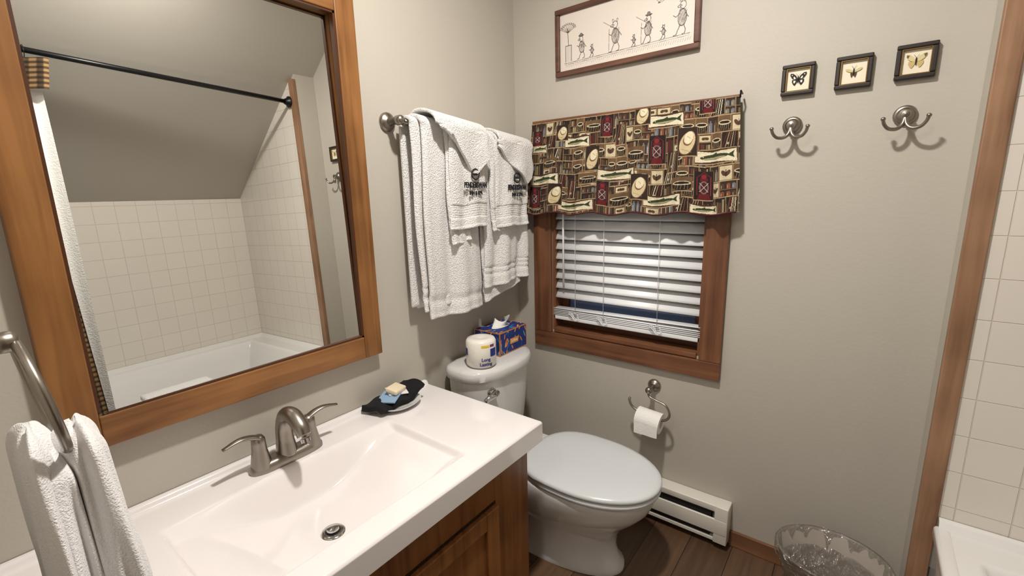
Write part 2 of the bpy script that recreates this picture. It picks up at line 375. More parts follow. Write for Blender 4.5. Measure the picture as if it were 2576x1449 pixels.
# ------------------------------------------------------------------ mirror
my0,my1,mz0,mz1=-1.683,-.8564,.869,2.017
iy0,iy1,iz0,iz1=-1.612,-.9237,.9435,1.944
fr=[box('stile_right',(0.001,.036),(iy1,my1),(mz0,mz1),M_mwood,.003),box('stile_left',(0.001,.036),(my0,iy0),(mz0,mz1),M_mwood,.003),
    box('rail_bottom',(0.001,.0355),(iy0,iy1),(mz0,iz0),M_mwoodh,.003),box('rail_top',(0.001,.0355),(iy0,iy1),(iz1,mz1),M_mwoodh,.003)]
M_lip=mat('mirror_inner_lip',(74,40,18),.4)
e=.006
fr+=[box('lip_r',(0.02,.032),(iy1-e,iy1),(iz0,iz1),M_lip),box('lip_l',(0.02,.032),(iy0,iy0+e),(iz0,iz1),M_lip),box('lip_b',(0.02,.032),(iy0,iy1),(iz0,iz0+e),M_lip),box('lip_t',(0.02,.032),(iy0,iy1),(iz1-e,iz1),M_lip)]
M_mir=bpy.data.materials.new('mirror_glass');M_mir.use_nodes=True;b=M_mir.node_tree.nodes['Principled BSDF']
b.inputs['Base Color'].default_value=(.91,.92,.905,1);b.inputs['Metallic'].default_value=1;b.inputs['Roughness'].default_value=0.0
def gx(y,z): return .0145-.013*(y+1.2)-.0223*(z-1.5)
gy0,gy1,gz0,gz1=iy0-.005,iy1+.005,iz0-.005,iz1+.005
gl=mesh('mirror_glass',[(gx(y,z),y,z) for y,z in((gy0,gz0),(gy1,gz0),(gy1,gz1),(gy0,gz1))],[(0,1,2,3)],M_mir)
fr.append(gl);grp('wall_mirror',fr)
# ------------------------------------------------------------------ vanity
HC=.674;cy0,cy1,cx1=-1.832,-.643,.565
xs=np.linspace(0.002,cx1,170);ys=np.linspace(cy0,cy1,360)
X,Y=np.meshgrid(xs,ys)
def depth(X,Y):
    ax=SS((X-.128)/.06)*SS((.495-X)/.05)
    e=np.minimum(Y+1.575,-.925-Y)
    return ax*(.022*SS(e/.018)+.075*SS((e-.02)/.25))+.010*ax*SS(1-np.hypot(X-.33,Y+1.25)/.2)
Z=HC-depth(X,Y)+.014*(1-SS((X-.014)/.010))
rr=.006
for dist in (cx1-X,cy1-Y): 
    q=np.clip(rr-dist,0,rr);Z-=rr-np.sqrt(np.maximum(rr*rr-q*q,0))
top=gridmesh('countertop',np.stack([X,Y,Z],2),M_marble)
sk=[box('counter_front_edge',(cx1-.02,cx1),(cy0,cy1),(.604,HC-.0055),M_marble,.002),box('counter_side_edge',(.002,cx1-.02),(cy1-.02,cy1),(.604,HC-.0055),M_marble,.002)]
dz=float(HC-depth(np.array([.337]),np.array([-1.27]))[0])
dr=[lathe('drain_flange',[(.0,.0),(.028,.0),(.030,.002),(.027,.005),(.019,.0045),(.018,.003),(0,.003)],M_chrome,(.337,-1.27,dz+.0005)),
    lathe('drain_hole',[(0,.0),(.0185,.0),(.0185,.0036),(0,.0036)],M_dark,(.337,-1.27,dz+.002)),
    lathe('drain_stopper',[(0,.004),(.013,.004),(.0155,.008),(.014,.012),(.006,.0145),(0,.015)],M_chrome,(.337,-1.27,dz+.002))]
cb=[box('carcass',(.004,.498),(-1.82,-.672),(.0,.54),M_cab,.002),
    box('end_panel',(.004,.50),(-.684,-.671),(.0,.603),M_cab),
    box('face_frame',(.50,.52),(-1.82,-.67),(.06,.603),M_cab,.002)]
M_gap=mat('cabinet_shadow_gap',(40,22,10),.7)
def door(n,y0,y1,z0,z1):
    o=[];f=.055
    o.append(box(n+'_back',(.5201,.523),(y0-.005,y1+.005),(z0-.005,z1+.005),M_gap))
    o.append(box(n+'_stile_a',(.523,.541),(y0,y0+f),(z0,z1),M_cab,.003));o.append(box(n+'_stile_b',(.523,.541),(y1-f,y1),(z0,z1),M_cab,.003))
    o.append(box(n+'_rail_a',(.523,.540),(y0+f,y1-f),(z0,z0+f),M_cab,.003));o.append(box(n+'_rail_b',(.523,.540),(y0+f,y1-f),(z1-f,z1),M_cab,.003))
    o.append(box(n+'_panel',(.523,.529),(y0+f,y1-f),(z0+f,z1-f),M_cab));return o
cb+=door('door_panel_a',-1.24,-.85,.08,.478)+door('door_panel_b',-1.65,-1.26,.08,.478)
grp('bathroom_vanity',[top]+sk+dr+cb)
# faucet
FY=-1.245;fx=.085
fz=HC+.0005
def stad(hx,hy,z,n=40,ox=0):
    return [(fx+ox+hx*math.copysign(abs(math.cos(a))**.8,math.cos(a)),FY+hy*math.copysign(abs(math.sin(a))**.55,math.sin(a)),z) for a in [2*math.pi*k/n for k in range(n)]]
fa=[autosm(loft('base_plate',[stad(.030,.104,fz),stad(.030,.104,fz+.010),stad(.026,.098,fz+.022),stad(.018,.086,fz+.027)],M_nick),50)]
fa.append(tube('spout',[(fx,FY,fz+.015),(fx-.002,FY,fz+.06),(fx,FY,fz+.105),(fx+.022,FY,fz+.142),(fx+.062,FY,fz+.150),(fx+.098,FY,fz+.130),(fx+.112,FY,fz+.108)],[.030,.024,.0215,.021,.022,.021,.018],M_nick,20,8))
fa.append(lathe('aerator',[(0,0),(.0135,0),(.0135,.01),(0,.01)],M_chrome,(fx+.113,FY,fz+.100),(.35,0,-1)))
for sg in (-1,1):
    hy=FY+sg*.072
    fa.append(lathe('handle_body',[(.028,0),(.025,.02),(.0195,.05),(.018,.072),(.0175,.083),(.012,.092),(0,.094)],M_nick,(fx,hy,fz+.012)))
    fa.append(tube('lever',[(fx,hy-sg*.010,fz+.094),(fx+.002,hy+sg*.02,fz+.108),(fx+.006,hy+sg*.05,fz+.114),(fx+.008,hy+sg*.09,fz+.106)],[.015,.013,.010,.007],M_nick,14,6,flat=.5))
grp('sink_faucet',fa)
# soap dish
M_bcloth=mat('black_washcloth',(16,16,20),.95,bump=.8,bscale=400);M_pk=mat('blue_sachet',(140,170,200),.3);M_soap=mat('soap_bar',(232,216,188),.35)
SY=-.850
sd=[lathe('dish',[(.03,0),(.045,.004),(.062,.014),(.066,.019),(.062,.019),(.04,.009),(0,.008)],M_porc,(.094,SY+.010,HC+.0008),n=36,sx=.85,sy=1.22)]
n1,n2=40,30
u=np.linspace(-1,1,n1)[None,:];v=np.linspace(-1,1,n2)[:,None]
cx=.070+.044*v+.0*u;cyy=SY+.096*u+.01*v
cz=HC+.032+.018*u*u*np.where(u>0,1.7,.2)+.005*np.sin(7*u+3*v)-.012*np.clip(-u-.4,0,1)-.010*v*v+0*cx
cl=gridmesh('folded_washcloth',np.stack([cx+0*u,cyy+0*v,cz],2),M_bcloth);k=cl.modifiers.new('s','SOLIDIFY');k.thickness=.022;k.offset=0
k=cl.modifiers.new('b','BEVEL');k.width=.008;k.segments=3;k.limit_method='ANGLE'
sd.append(cl)
pk=box('sachet',(-.035,.035),(-.05,.05),(0,.006),M_pk,.002);pk.location=(.073,SY-.015,HC+.045);pk.rotation_euler=(.12,-.05,.5);sd.append(pk)
pk2=box('sachet_white',(-.03,.03),(-.035,.035),(0,.005),M_white,.002);pk2.location=(.068,SY+.015,HC+.050);pk2.rotation_euler=(-.1,.10,-.4);sd.append(pk2)
so=box('wrapped_soap',(-.024,.024),(-.032,.032),(0,.018),M_soap,.006,4);so.location=(.073,SY+.006,HC+.055);so.rotation_euler=(-.05,.2,.3);sd.append(so)
grp('soap_dish',sd)
# ------------------------------------------------------------------ toilet
TY=-.378
def egg(x0,x1,b,z,n=56,back=.62,bx=.46):
    xc=x0+(x1-x0)*bx;o=[]
    for k in range(n):
        a=2*math.pi*k/n;c,s_=math.cos(a),math.sin(a)
        if c>=0: X_=xc+(x1-xc)*c;Y_=b*math.copysign(abs(s_)**.96,s_)
        else: X_=xc+(x0-xc)*abs(c)**back;Y_=b*math.copysign(abs(s_)**.85,s_)
        o.append((X_,TY+Y_,z))
    return o
to=[]
to.append(autosm(loft('bowl',[egg(.13,.745,.134,.0),egg(.13,.745,.134,.018),egg(.14,.722,.122,.035),egg(.15,.710,.118,.09),egg(.16,.715,.124,.14),egg(.19,.745,.146,.19),egg(.24,.797,.175,.24),egg(.28,.834,.189,.285),egg(.32,.850,.193,.325),egg(.33,.852,.193,.345),egg(.33,.848,.189,.353),egg(.34,.83,.175,.356)],M_porc),60))
to.append(autosm(loft('rear_deck',[[(.03+.32*a,TY+b*.115,z) for a,b in ((0,-1),(1,-1),(1,1),(0,1))] for z in (0,.20)]+[[(.03+.36*a,TY+b*.16,z) for a,b in ((0,-1),(1,-1),(1,1),(0,1))] for z in (.29,.352)],M_porc),40))
k=to[-1].modifiers.new('b','BEVEL');k.width=.015;k.segments=3
for sg in (-1,1): to.append(lathe('bolt_cap',[(.014,0),(.013,.010),(.008,.016),(0,.018)],M_porc,(.30,TY+sg*.124,.016),n=20))
to.append(autosm(loft('seat',[egg(.365,.862,.192,.357),egg(.36,.868,.197,.362),egg(.36,.868,.197,.370),egg(.365,.862,.192,.376)],M_seat),50))
to.append(autosm(loft('lid',[egg(.352,.865,.194,.3785),egg(.346,.870,.199,.383),egg(.346,.870,.199,.391),egg(.352,.865,.194,.397),egg(.37,.85,.178,.401),egg(.42,.78,.12,.403)],M_seat),50))
for sg in (-1,1): to.append(box('hinge',(.33,.362),(TY+sg*.075-.02,TY+sg*.075+.02),(.353,.385),M_seat,.006,3))
TC=-.368
def sup(x0,x1,b,z,n=72,p=.42,bul=.0):
    o=[]
    for k in range(n):
        a=2*math.pi*k/n;c,s_=math.cos(a),math.sin(a)
        cc=math.copysign(abs(c)**p,c);ss=math.copysign(abs(s_)**p,s_)
        X_=(x0+x1)/2+(x1-x0)/2*cc
        if c>0: X_-=bul*ss*ss
        o.append((X_,TC+b*ss,z))
    return o
to.append(autosm(loft('tank',[sup(.03,.195,.160,.353,bul=.03),sup(.022,.215,.170,.40,bul=.035),sup(.018,.232,.186,.55,bul=.045),sup(.016,.238,.192,.672,bul=.045)],M_porc),50))
to.append(autosm(loft('tank_lid',[sup(.012,.244,.197,.6725,bul=.05),sup(.010,.254,.205,.682,bul=.05),sup(.010,.254,.205,.712,bul=.05),sup(.014,.248,.199,.722,bul=.05),sup(.03,.225,.182,.727,bul=.05)],M_porc),50))
to.append(lathe('lever_hub',[(0,0),(.019,0),(.019,.012),(.014,.020),(0,.020)],M_chrome,(.214,TC-.120,.628),(1,-.2,0)))
to.append(tube('flush_lever',[(.242,TC-.112,.631),(.246,TC-.135,.630),(.244,TC-.165,.626),(.238,TC-.185,.618)],[.010,.013,.012,.009],M_chrome,12,5,flat=1.0))
grp('toilet',to)
# tissue box
LZ=.7285
bw,bl_,bh=.142,.192,.100
def tb_canvas(w,h,nm=0):
    c=Cv(w,h,(28,50,120));random.seed(3+nm)
    for k in range(int(w*h/420)):
        x=random.uniform(0,w);y=random.uniform(0,h);an=random.uniform(.9,2.2);L=random.uniform(8,15)
        c.ell(x,y,L,3.0,random.choice([(222,130,40),(232,160,60),(40,110,170),(20,34,84),(110,160,180),(30,70,140)]),an)
    for (a0,b0,a1,b1) in ((0,0,w,2.2),(0,h-3.2,w,h),(0,0,2.2,h),(w-3.2,0,w,h)): c.rect(a0,b0,a1,b1,(226,140,50))
    return c
X0,X1,Y0,Y1=.022,.022+bw,-.362,-.362+bl_
def panel(name,o,du,dv,w,h,nm):
    c=tb_canvas(w,h,nm);s=np.linspace(0,1,w)[None,:,None];t=np.linspace(0,1,h)[:,None,None]
    P=np.array(o)[None,None,:]+s*np.array(du)[None,None,:]+t*np.array(dv)[None,None,:]
    return gridmesh(name,P,M_print,c.a,smooth=False)
tb=[box('box_body',(X0,X1),(Y0,Y1),(LZ,LZ+bh),mat('blue_card',(28,50,120),.5))]
e=.0006
tb.append(panel('long_side',(X1+e,Y0,LZ),(0,bl_,0),(0,0,bh),170,84,1))
tb.append(panel('end_side',(X0,Y0-e,LZ),(bw,0,0),(0,0,bh),120,84,2))
tb.append(panel('top_side',(X0,Y0,LZ+bh+e),(bw,0,0),(0,bl_,0),120,170,5))
tb.append(box('label_patch',(X1+.001,X1+.0016),(Y0+.070,Y0+.128),(LZ+.036,LZ+.060),mat('label_gold',(226,150,60),.5),.0))
tb.append(text('label_text','Softina',.017,M_white,(X1+.002,Y0+.099,LZ+.048),(math.pi/2,0,math.pi/2)))
cxb,cyb=(X0+X1)/2,(Y0+Y1)/2
tb.append(lathe('opening',[(0,0),(.03,0),(.03,.0006),(0,.0006)],M_white,(cxb,cyb,LZ+bh+.0008),sx=.8,sy=1.9))
u=np.linspace(-1,1,26)[None,:];v=np.linspace(0,1,16)[:,None]
px=cxb+.014*np.sin(3.2*u+1)*(1+v)+.01*v;py=cyb+.05*u*(1-.35*v)+.01*v;pz=LZ+bh+.001+v*(.036+.012*np.sin(5*u)+.01*u)
tb.append(gridmesh('tissue_sheet',np.stack([px+0*v,py+0*v,pz+0*u],2),M_paper))
grp('tissue_box',tb)
# wrapped toilet roll
M_wrap=mat('roll_wrap',(236,232,222),.25,bump=.25,bscale=60);M_tb=mat('blue_ink',(30,50,130),.5);M_yl=mat('yellow_ink',(240,200,40),.5)
rc=(.155,-.472);rz=LZ+.0005;rr_=.061
ro=[lathe('wrapped_roll',[(.03,0),(.054,.001),(rr_,.008),(rr_,.102),(.055,.112),(.035,.116),(.016,.110),(0,.108)],M_wrap,(rc[0],rc[1],rz),n=40)]
def onroll(name,body,size,m,ang,z,bold=True,off=.0012):
    o=text(name,body,size,m,(0,0,0),(0,0,0),ext=.0002,bold=bold)
    for v_ in o.data.vertices:
        a=ang+v_.co.x/(rr_+.001);r=rr_+off+v_.co.z
        v_.co=Vector((rc[0]+r*math.cos(a),rc[1]+r*math.sin(a),z+v_.co.y))
    return o
va_=math.atan2(-1.80+.47,1.34-.15)
ro.append(onroll('wrap_text_a','Long',.019,M_tb,va_+.30,rz+.038));ro.append(onroll('wrap_text_b','Lasting',.019,M_tb,va_+.30,rz+.019))
def rpatch(name,a0,a1,z0,z1,m,rad=.0009):
    V=[];N=12
    for k in range(N+1):
        a=a0+(a1-a0)*k/N
        V+=[(rc[0]+(rr_+rad)*math.cos(a),rc[1]+(rr_+rad)*math.sin(a),z) for z in (z0,z1)]
    return mesh(name,V,[(2*k,2*k+2,2*k+3,2*k+1) for k in range(N)],m,True)
ro.append(rpatch('mark_blue',va_+.62,va_+1.15,rz+.048,rz+.080,M_tb));ro.append(rpatch('mark_blue_b',va_-1.35,va_-1.05,rz+.05,rz+.08,M_tb))
ro.append(rpatch('band_yellow',va_+.0,va_+.55,rz+.088,rz+.097,M_yl));ro.append(rpatch('band_purple',va_+.6,va_+.95,rz+.088,rz+.098,mat('purple_ink',(130,50,110),.5)))
grp('toilet_paper_pack',ro)
# ------------------------------------------------------------------ TP holder
hx,hz_=.703,.602
th=[lathe('rosette',[(.027,0),(.027,.006),(.020,.012),(.011,.018),(.0095,.05),(.014,.056),(.014,.070),(.009,.076),(0,.078)],M_nick,(hx,-.001,hz_),(0,-1,0)),
    tube('hoop',[(hx,-.066,hz_-.004),(hx+.004,-.068,hz_-.025),(hx+.035,-.072,hz_-.034),(hx+.075,-.075,hz_-.045),(hx+.092,-.078,hz_-.078),(hx+.078,-.080,hz_-.104),(hx+.040,-.080,hz_-.110),(hx-.02,-.080,hz_-.100),(hx-.062,-.08,hz_-.082),(hx-.076,-.08,hz_-.055),(hx-.073,-.08,hz_-.045)],.0052,M_nick,12,6)]
grp('toilet_paper_holder',th)
rl=[lathe('paper',[(.019,-.050),(.042,-.050),(.0425,-.048),(.0425,.048),(.042,.050),(.019,.050),(.019,-.050)],M_paper,(.715,-.080,.480),(1,0,-.08),n=40)]
fl=gridmesh('loose_sheet',np.array([[(.667+.096*i/10,-.1229-.001*math.sin(i),.480-.050*j/6) for i in range(11)] for j in range(7)],float),M_paper);rl.append(fl)
grp('toilet_roll',rl)
# ------------------------------------------------------------------ hooks
def hook(x,z):
    o=[lathe('rosette',[(.028,0),(.028,.005),(.025,.009),(.021,.010),(.019,.015),(.011,.018),(.010,.030),(.0125,.034),(.010,.040),(0,.042)],M_nick,(x,-.001,z),(0,-1,0))]
    for s in (-1,1):
        o.append(tube('arm',[(x,-.034,z-.004),(x+s*.004,-.040,z-.026),(x+s*.016,-.048,z-.039),(x+s*.034,-.056,z-.038),(x+s*.045,-.062,z-.026),(x+s*.049,-.066,z-.012)],[.0062,.0058,.0052,.0048,.0045,.0045],M_nick,12,6))
        o.append(lathe('tip',[(0,-.006),(.0055,-.003),(.0062,0),(.0055,.003),(0,.006)],M_nick,(x+s*.049,-.066,z-.011),(s*.3,0,1)))
    return grp('double_robe_hook',o)
hook(1.118,1.600);hook(1.397,1.600)
# ------------------------------------------------------------------ framed insects
def wing(pts,sx,x,z,m,name,y): 
    V=[(x+sx*p[0],y,z+p[1]) for p in pts];return mesh(name,V,[tuple(range(len(V)))],m)
UP=[(.001,.002),(.006,.012),(.014,.019),(.0215,.020),(.022,.014),(.017,.006),(.010,.001),(.002,-.001)]
LO=[(.001,-.001),(.009,.000),(.016,.001),(.0165,-.006),(.012,-.014),(.008,-.017),(.003,-.009)]
def insect(x,z,kind):
    fw,fh,t=.0445,.046,.012;o=[]
    o+=[box('frame_t',(x-fw,x+fw),(-.018,-.001),(z+fh-t,z+fh),M_fdark,.003),box('frame_b',(x-fw,x+fw),(-.018,-.001),(z-fh,z-fh+t),M_fdark,.003),
        box('frame_l',(x-fw,x-fw+t),(-.018,-.001),(z-fh+t,z+fh-t),M_fdark,.003),box('frame_r',(x+fw-t,x+fw),(-.018,-.001),(z-fh+t,z+fh-t),M_fdark,.003)]
    g=.002;a,b_=fw-t,fh-t
    o+=[box('lip_t',(x-a,x+a),(-.015,-.002),(z+b_-g,z+b_),M_gold),box('lip_b',(x-a,x+a),(-.015,-.002),(z-b_,z-b_+g),M_gold),box('lip_l',(x-a,x-a+g),(-.015,-.002),(z-b_+g,z+b_-g),M_gold),box('lip_r',(x+a-g,x+a),(-.015,-.002),(z-b_+g,z+b_-g),M_gold)]
    o.append(box('card',(x-a+g,x+a-g),(-.006,-.001),(z-b_+g,z+b_-g),M_cream))
    cols={0:((30,22,20),(30,22,20),(236,232,220)),1:((206,194,140),(80,56,40),(240,226,170)),2:((214,200,150),(200,176,120),(110,84,56))}[kind]
    m1=mat('wing_upper',cols[0],.7);m2=mat('wing_lower',cols[1],.7);m3=mat('wing_mark',cols[2],.7);mb=mat('insect_body',(40,30,24),.6)
    sc_={0:1.0,1:.92,2:1.0}[kind]
    for s in (-1,1):
        U_=[(p[0]*sc_,p[1]*(.55 if kind==1 else sc_)) for p in UP];L_=[(p[0]*sc_*(.5 if kind==1 else 1),p[1]*sc_) for p in LO]
        o.append(wing(U_,s,x,z,m1,'wing_upper',-.0085));o.append(wing(L_,s,x,z,m2,'wing_lower',-.0080))
        if kind==0:
            o.append(wing([(.006,.003),(.010,.010),(.013,.009),(.011,.002)],s,x,z,m3,'mark',-.0088));o.append(wing([(.006,-.003),(.012,-.002),(.012,-.009),(.008,-.010)],s,x,z,m3,'mark',-.0088))
            o.append(wing([(.015,.016),(.018,.016),(.018,.013),(.016,.013)],s,x,z,m3,'mark',-.0088))
        if kind==2:
            o.append(wing([(.015,.017),(.0215,.019),(.0215,.014),(.018,.009)],s,x,z,m3,'mark',-.0088))
        o.append(tube('antenna',[(x,-.009,z+.009),(x+s*.003,-.009,z+.014),(x+s*.006,-.009,z+.018)],.0003,mb,5))
    o.append(tube('body',[(x,-.009,z+.010),(x,-.010,z+.003),(x,-.009,z-.010)],[.0012,.002,.0008],mb,8,4))
    return grp('framed_butterfly',o)
insect(1.122,1.738,0);insect(1.264,1.737,1);insect(1.404,1.742,2)
# ------------------------------------------------------------------ sketch picture
fwid=.020
W2,H2=640,250
c=Cv(W2,H2,(222,212,202));g1=(72,68,68);g2=(120,112,110)
c.line(24,34,620,44,2.4,g2);c.line(24,28,620,36,1.4,g2)
for k in range(60): c.line(30+k*10,18+random.uniform(-3,3),36+k*10,30,1.2,g2)
c.pl([(30,40),(30,110),(62,110),(62,40)],2.2,g1);[c.line(30+8*k,40,30+8*k,110,1.4,g1) for k in range(5)]
c.pl([(46,110),(44,150),(40,185)],2.8,g1)
for k in range(9):
    a=.1+.35*k;c.line(43,165,43+38*math.cos(a),180+22*math.sin(a),1.8,g1);c.ell(43+38*math.cos(a),182+22*math.sin(a),8,4,g2,ring=1.8)
def animal(x,y,s,ear=1,lean=0,hat=False,stick=False):
    c.ell(x+lean*8*s,y+46*s,14*s,24*s,(190,180,172),-.2*lean)
    c.ell(x+lean*8*s,y+46*s,14*s,24*s,g1,-.2*lean,ring=2.2);c.ell(x+lean*16*s,y+80*s,10*s,11*s,g1,ring=2.2)
    c.ell(x+lean*16*s-10*s,y+78*s,7*s,4*s,g1,.2,ring=1.8)
    for e_ in (-1,1): c.ell(x+lean*16*s+e_*7*s,y+92*s,3.4*s,(6 if ear else 3)*s,g1,-.3*e_,ring=1.6)
    c.pl([(x-4*s,y+26*s),(x-12*s,y+12*s),(x-16*s,y+1),(x-24*s,y)],2.8,g1);c.pl([(x+6*s,y+26*s),(x+12*s,y+12*s),(x+10*s,y+1),(x+2*s,y)],2.8,g1)
    c.pl([(x-6*s,y+58*s),(x-18*s,y+50*s),(x-26*s,y+56*s)],2.6,g1);c.pl([(x+10*s,y+58*s),(x+20*s,y+44*s)],2.6,g1)
    for k in range(int(26*s)+6):
        a=random.uniform(-11,11)*s;b_=random.uniform(22,66)*s;c.line(x+a+lean*6*s,y+b_,x+a+4*s+lean*6*s,y+b_+8*s,1.3,random.choice([g1,g2]))
    if hat: c.ell(x+lean*16*s,y+93*s,14*s,3*s,g1);c.ell(x+lean*16*s,y+98*s,7*s,6*s,g2)
    if stick: c.line(x-26*s,y+2,x-24*s,y+70*s,1.8,g1);c.line(x+8*s,y+60*s,x-46*s,y+96*s,1.8,g1)
animal(120,42,1.05,1,-.3,True);animal(172,40,.55,1);animal(292,40,1.35,1,-.2,False,True);animal(378,42,.5,0);animal(440,44,1.15,0,.2,True,True)
animal(510,46,.55,1);animal(585,46,1.35,0,.2);c.ell(500,190,18,4,g1,.3,ring=1.6);c.line(490,186,470,205,1.5,g1)
s_=np.linspace(0,1,W2)[None,:];t_=np.linspace(0,1,H2)[:,None]
P=np.stack([fwid+(.585-2*fwid)*s_+0*t_,-.006+0*s_+0*t_,fwid+(.258-2*fwid)*t_+0*s_],2)
pc=[gridmesh('sketch_sheet',P,M_print,c.a,smooth=False),
    box('frame_top',(0,.585),(-.018,0),(.258-fwid,.258),M_frame,.004),box('frame_bottom',(0,.585),(-.018,0),(0,fwid),M_frame,.004),
    box('frame_left',(0,fwid),(-.018,0),(fwid,.258-fwid),M_frame,.004),box('frame_right',(.585-fwid,.585),(-.018,0),(fwid,.258-fwid),M_frame,.004),
    box('backing',(.003,.582),(-.005,0),(.003,.255),M_cream)]
pg=grp('framed_sketch',pc);pg.location=(.230,-.003,1.880);pg.rotation_euler=(0,-.012,0)
# ------------------------------------------------------------------ heater
ht=[box('back_plate',(.25,1.033),(-.02,-.001),(.025,.185),M_heat,.002),box('top_hood',(.25,1.033),(-.064,-.001),(.160,.188),M_heat,.004,3),
    box('front_panel',(.25,1.033),(-.068,-.058),(.068,.132),M_heat,.004,3),box('bottom_lip',(.25,1.033),(-.060,-.02),(.028,.044),M_heat,.003),
    box('fins',(.27,.97),(-.055,-.021),(.046,.158),M_dark),box('end_cap',(.985,1.035),(-.067,-.001),(.028,.189),M_heat,.004,3)]
grp('baseboard_heater',ht)
# ------------------------------------------------------------------ towel bar + towels
def bz(y): return 1.655+(y+.737)*(1.592-1.655)/.707
bx=.068
ba=[lathe('rosette',[(.032,0),(.032,.006),(.026,.012),(.014,.018),(.012,.052),(.016,.056),(.016,.075),(.011,.082),(0,.084)],M_nick,(.001,-.737,bz(-.737)),(1,0,0)),
    lathe('rosette_far',[(.03,0),(.03,.006),(.024,.012),(.013,.018),(.011,.052),(.015,.056),(.015,.072),(.010,.078),(0,.08)],M_nick,(.001,-.045,bz(-.045)),(1,0,0)),
    tube('bar',[(bx,-.737,bz(-.737)),(bx,-.045,bz(-.045))],.0085,M_nick,14)]
for k,yy in enumerate((-.70,-.66)): ba.append(lathe('collar',[(.0,-.006),(.012,-.006),(.013,0),(.012,.006),(0,.006)],M_nick,(bx,yy,bz(yy)),(0,1,-.09)))
grp('towel_bar',ba)
def drape(name,y0,y1,r,zf,zk,amp=.006,fr_=3,ph=0,th=.010,flare=0,band=True,ny=60,rb=None,shift=0):
    s=np.linspace(0,1,ny);f=zf if callable(zf) else (lambda q:zf);g=zk if callable(zk) else (lambda q:zk)
    nf,na,nb=90,12,30
    out=np.zeros((nb+na+nf,ny,3))
    for j,q in enumerate(s):
        yb=y0+(y1-y0)*q;zb=bz(yb);edge=min(q,1-q)
        roll=-.008*max(0,1-edge/.07)**2
        for i in range(nb):
            t=i/nb;z_=g(q)+(zb-g(q))*t;d=(1-t);out[i,j]=(bx-rb+amp*.4*math.sin(fr_*6.28*q+ph)*d,yb+shift*d,z_)
        for i in range(na):
            a=math.pi-math.pi*i/(na-1)
            rad_x=(r if a<math.pi/2 else rb);out[nb+i,j]=(bx+rad_x*math.cos(a),yb,zb+(.010+ (r-.012)*.5)*math.sin(a))
        for i in range(nf):
            t=(i+1)/nf;L=zb-f(q);z_=zb-L*t;w=t**.7
            xx=bx+r+roll+amp*w*math.sin(fr_*6.28*q+ph+.6*t)+amp*.45*w*math.sin(fr_*13*q+2*ph+1.1*t)
            db=z_-f(q)
            if band:
                if .040<db<.090: xx+=-.0034+.0026*math.sin(db*700)
                if db<.008: xx+=.003
            out[nb+na+i,j]=(xx,yb+flare*(q-.5)*t+shift*t+.005*math.sin(8*t+ph),z_+.003*math.sin(9*q+ph))
    o=gridmesh(name,out,M_terry);k=o.modifiers.new('s','SOLIDIFY');k.thickness=th;k.offset=0
    k=o.modifiers.new('b','SUBSURF');k.levels=1;k.render_levels=1
    return o
tx=[drape('bath_towel_back_fold',-.715,-.56,.022,lambda q:.985+.01*q,1.0,.007,1.2,.5,.012,flare=-.02,rb=.030),
    drape('bath_towel_front_fold',-.685,-.400,.042,lambda q:.960-.012*q,.99,.014,1.6,1.0,.015,flare=.03,rb=.040),
    drape('bath_towel_b_back',-.375,-.11,.022,lambda q:.955+.05*q,lambda q:.930+.05*q,.006,1.4,0,flare=-.01,rb=.030),
    drape('bath_towel_b_front',-.375,-.085,.040,lambda q:1.018+.015*q,1.05,.014,1.7,2.2,.015,rb=.04)]
hd=[drape('hand_towel_under',-.590,-.49,.058,lambda q:1.222+.01*q,1.3,.006,1,0,.009,shift=.01,rb=.046),
    drape('hand_towel_over',-.575,-.395,.072,lambda q:1.278+.006*q,1.3,.009,1.3,2,.011,flare=.03,shift=.0,rb=.05),
    drape('hand_towel_b_under',-.34,-.27,.056,lambda q:1.255,1.3,.006,1,0,.009,rb=.046),
    drape('hand_towel_b_over',-.315,-.105,.068,lambda q:1.270,1.3,.009,1.3,4,.011,flare=.01,rb=.05)]
wa=[drape('washcloth_a',-.660,-.395,.092,lambda q:1.470+.15*abs(q-.64)*1.6,1.5,.008,1.1,.5,.011,band=False,flare=-.04,shift=.03,rb=.052),
    drape('washcloth_b',-.315,-.085,.086,lambda q:1.445+.14*abs(q-.80)*1.3,1.5,.008,1.1,2.5,.011,band=False,rb=.052)]
M_ink=mat('embroidery_thread',(24,24,28),.8)
def emb(y,z,x,l1,l2):
    e_=[text('line_a',l1,.029,M_ink,(x,y,z),(math.pi/2,0,math.pi/2),ext=.0012,sx=.66,bold=True),text('line_b',l2,.021,M_ink,(x,y,z-.029),(math.pi/2,0,math.pi/2),ext=.0012,sx=.75,bold=True)]
    e_.append(tube('mark_oval',[(x,y+.020*math.cos(a),z+.040+.019*math.sin(a)) for a in np.linspace(0,6.2,26)],.0028,M_ink,6))
    e_.append(tube('mark_bar',[(x,y-.010,z+.040),(x,y+.010,z+.040)],.004,M_ink,6))
    return e_
grp('hanging_towels',tx+hd+wa+emb(-.468,1.440,.157,'PENDERSWAN','INN & SPA')+emb(-.200,1.430,.152,'PENDERSWAN','INN & SPA'))
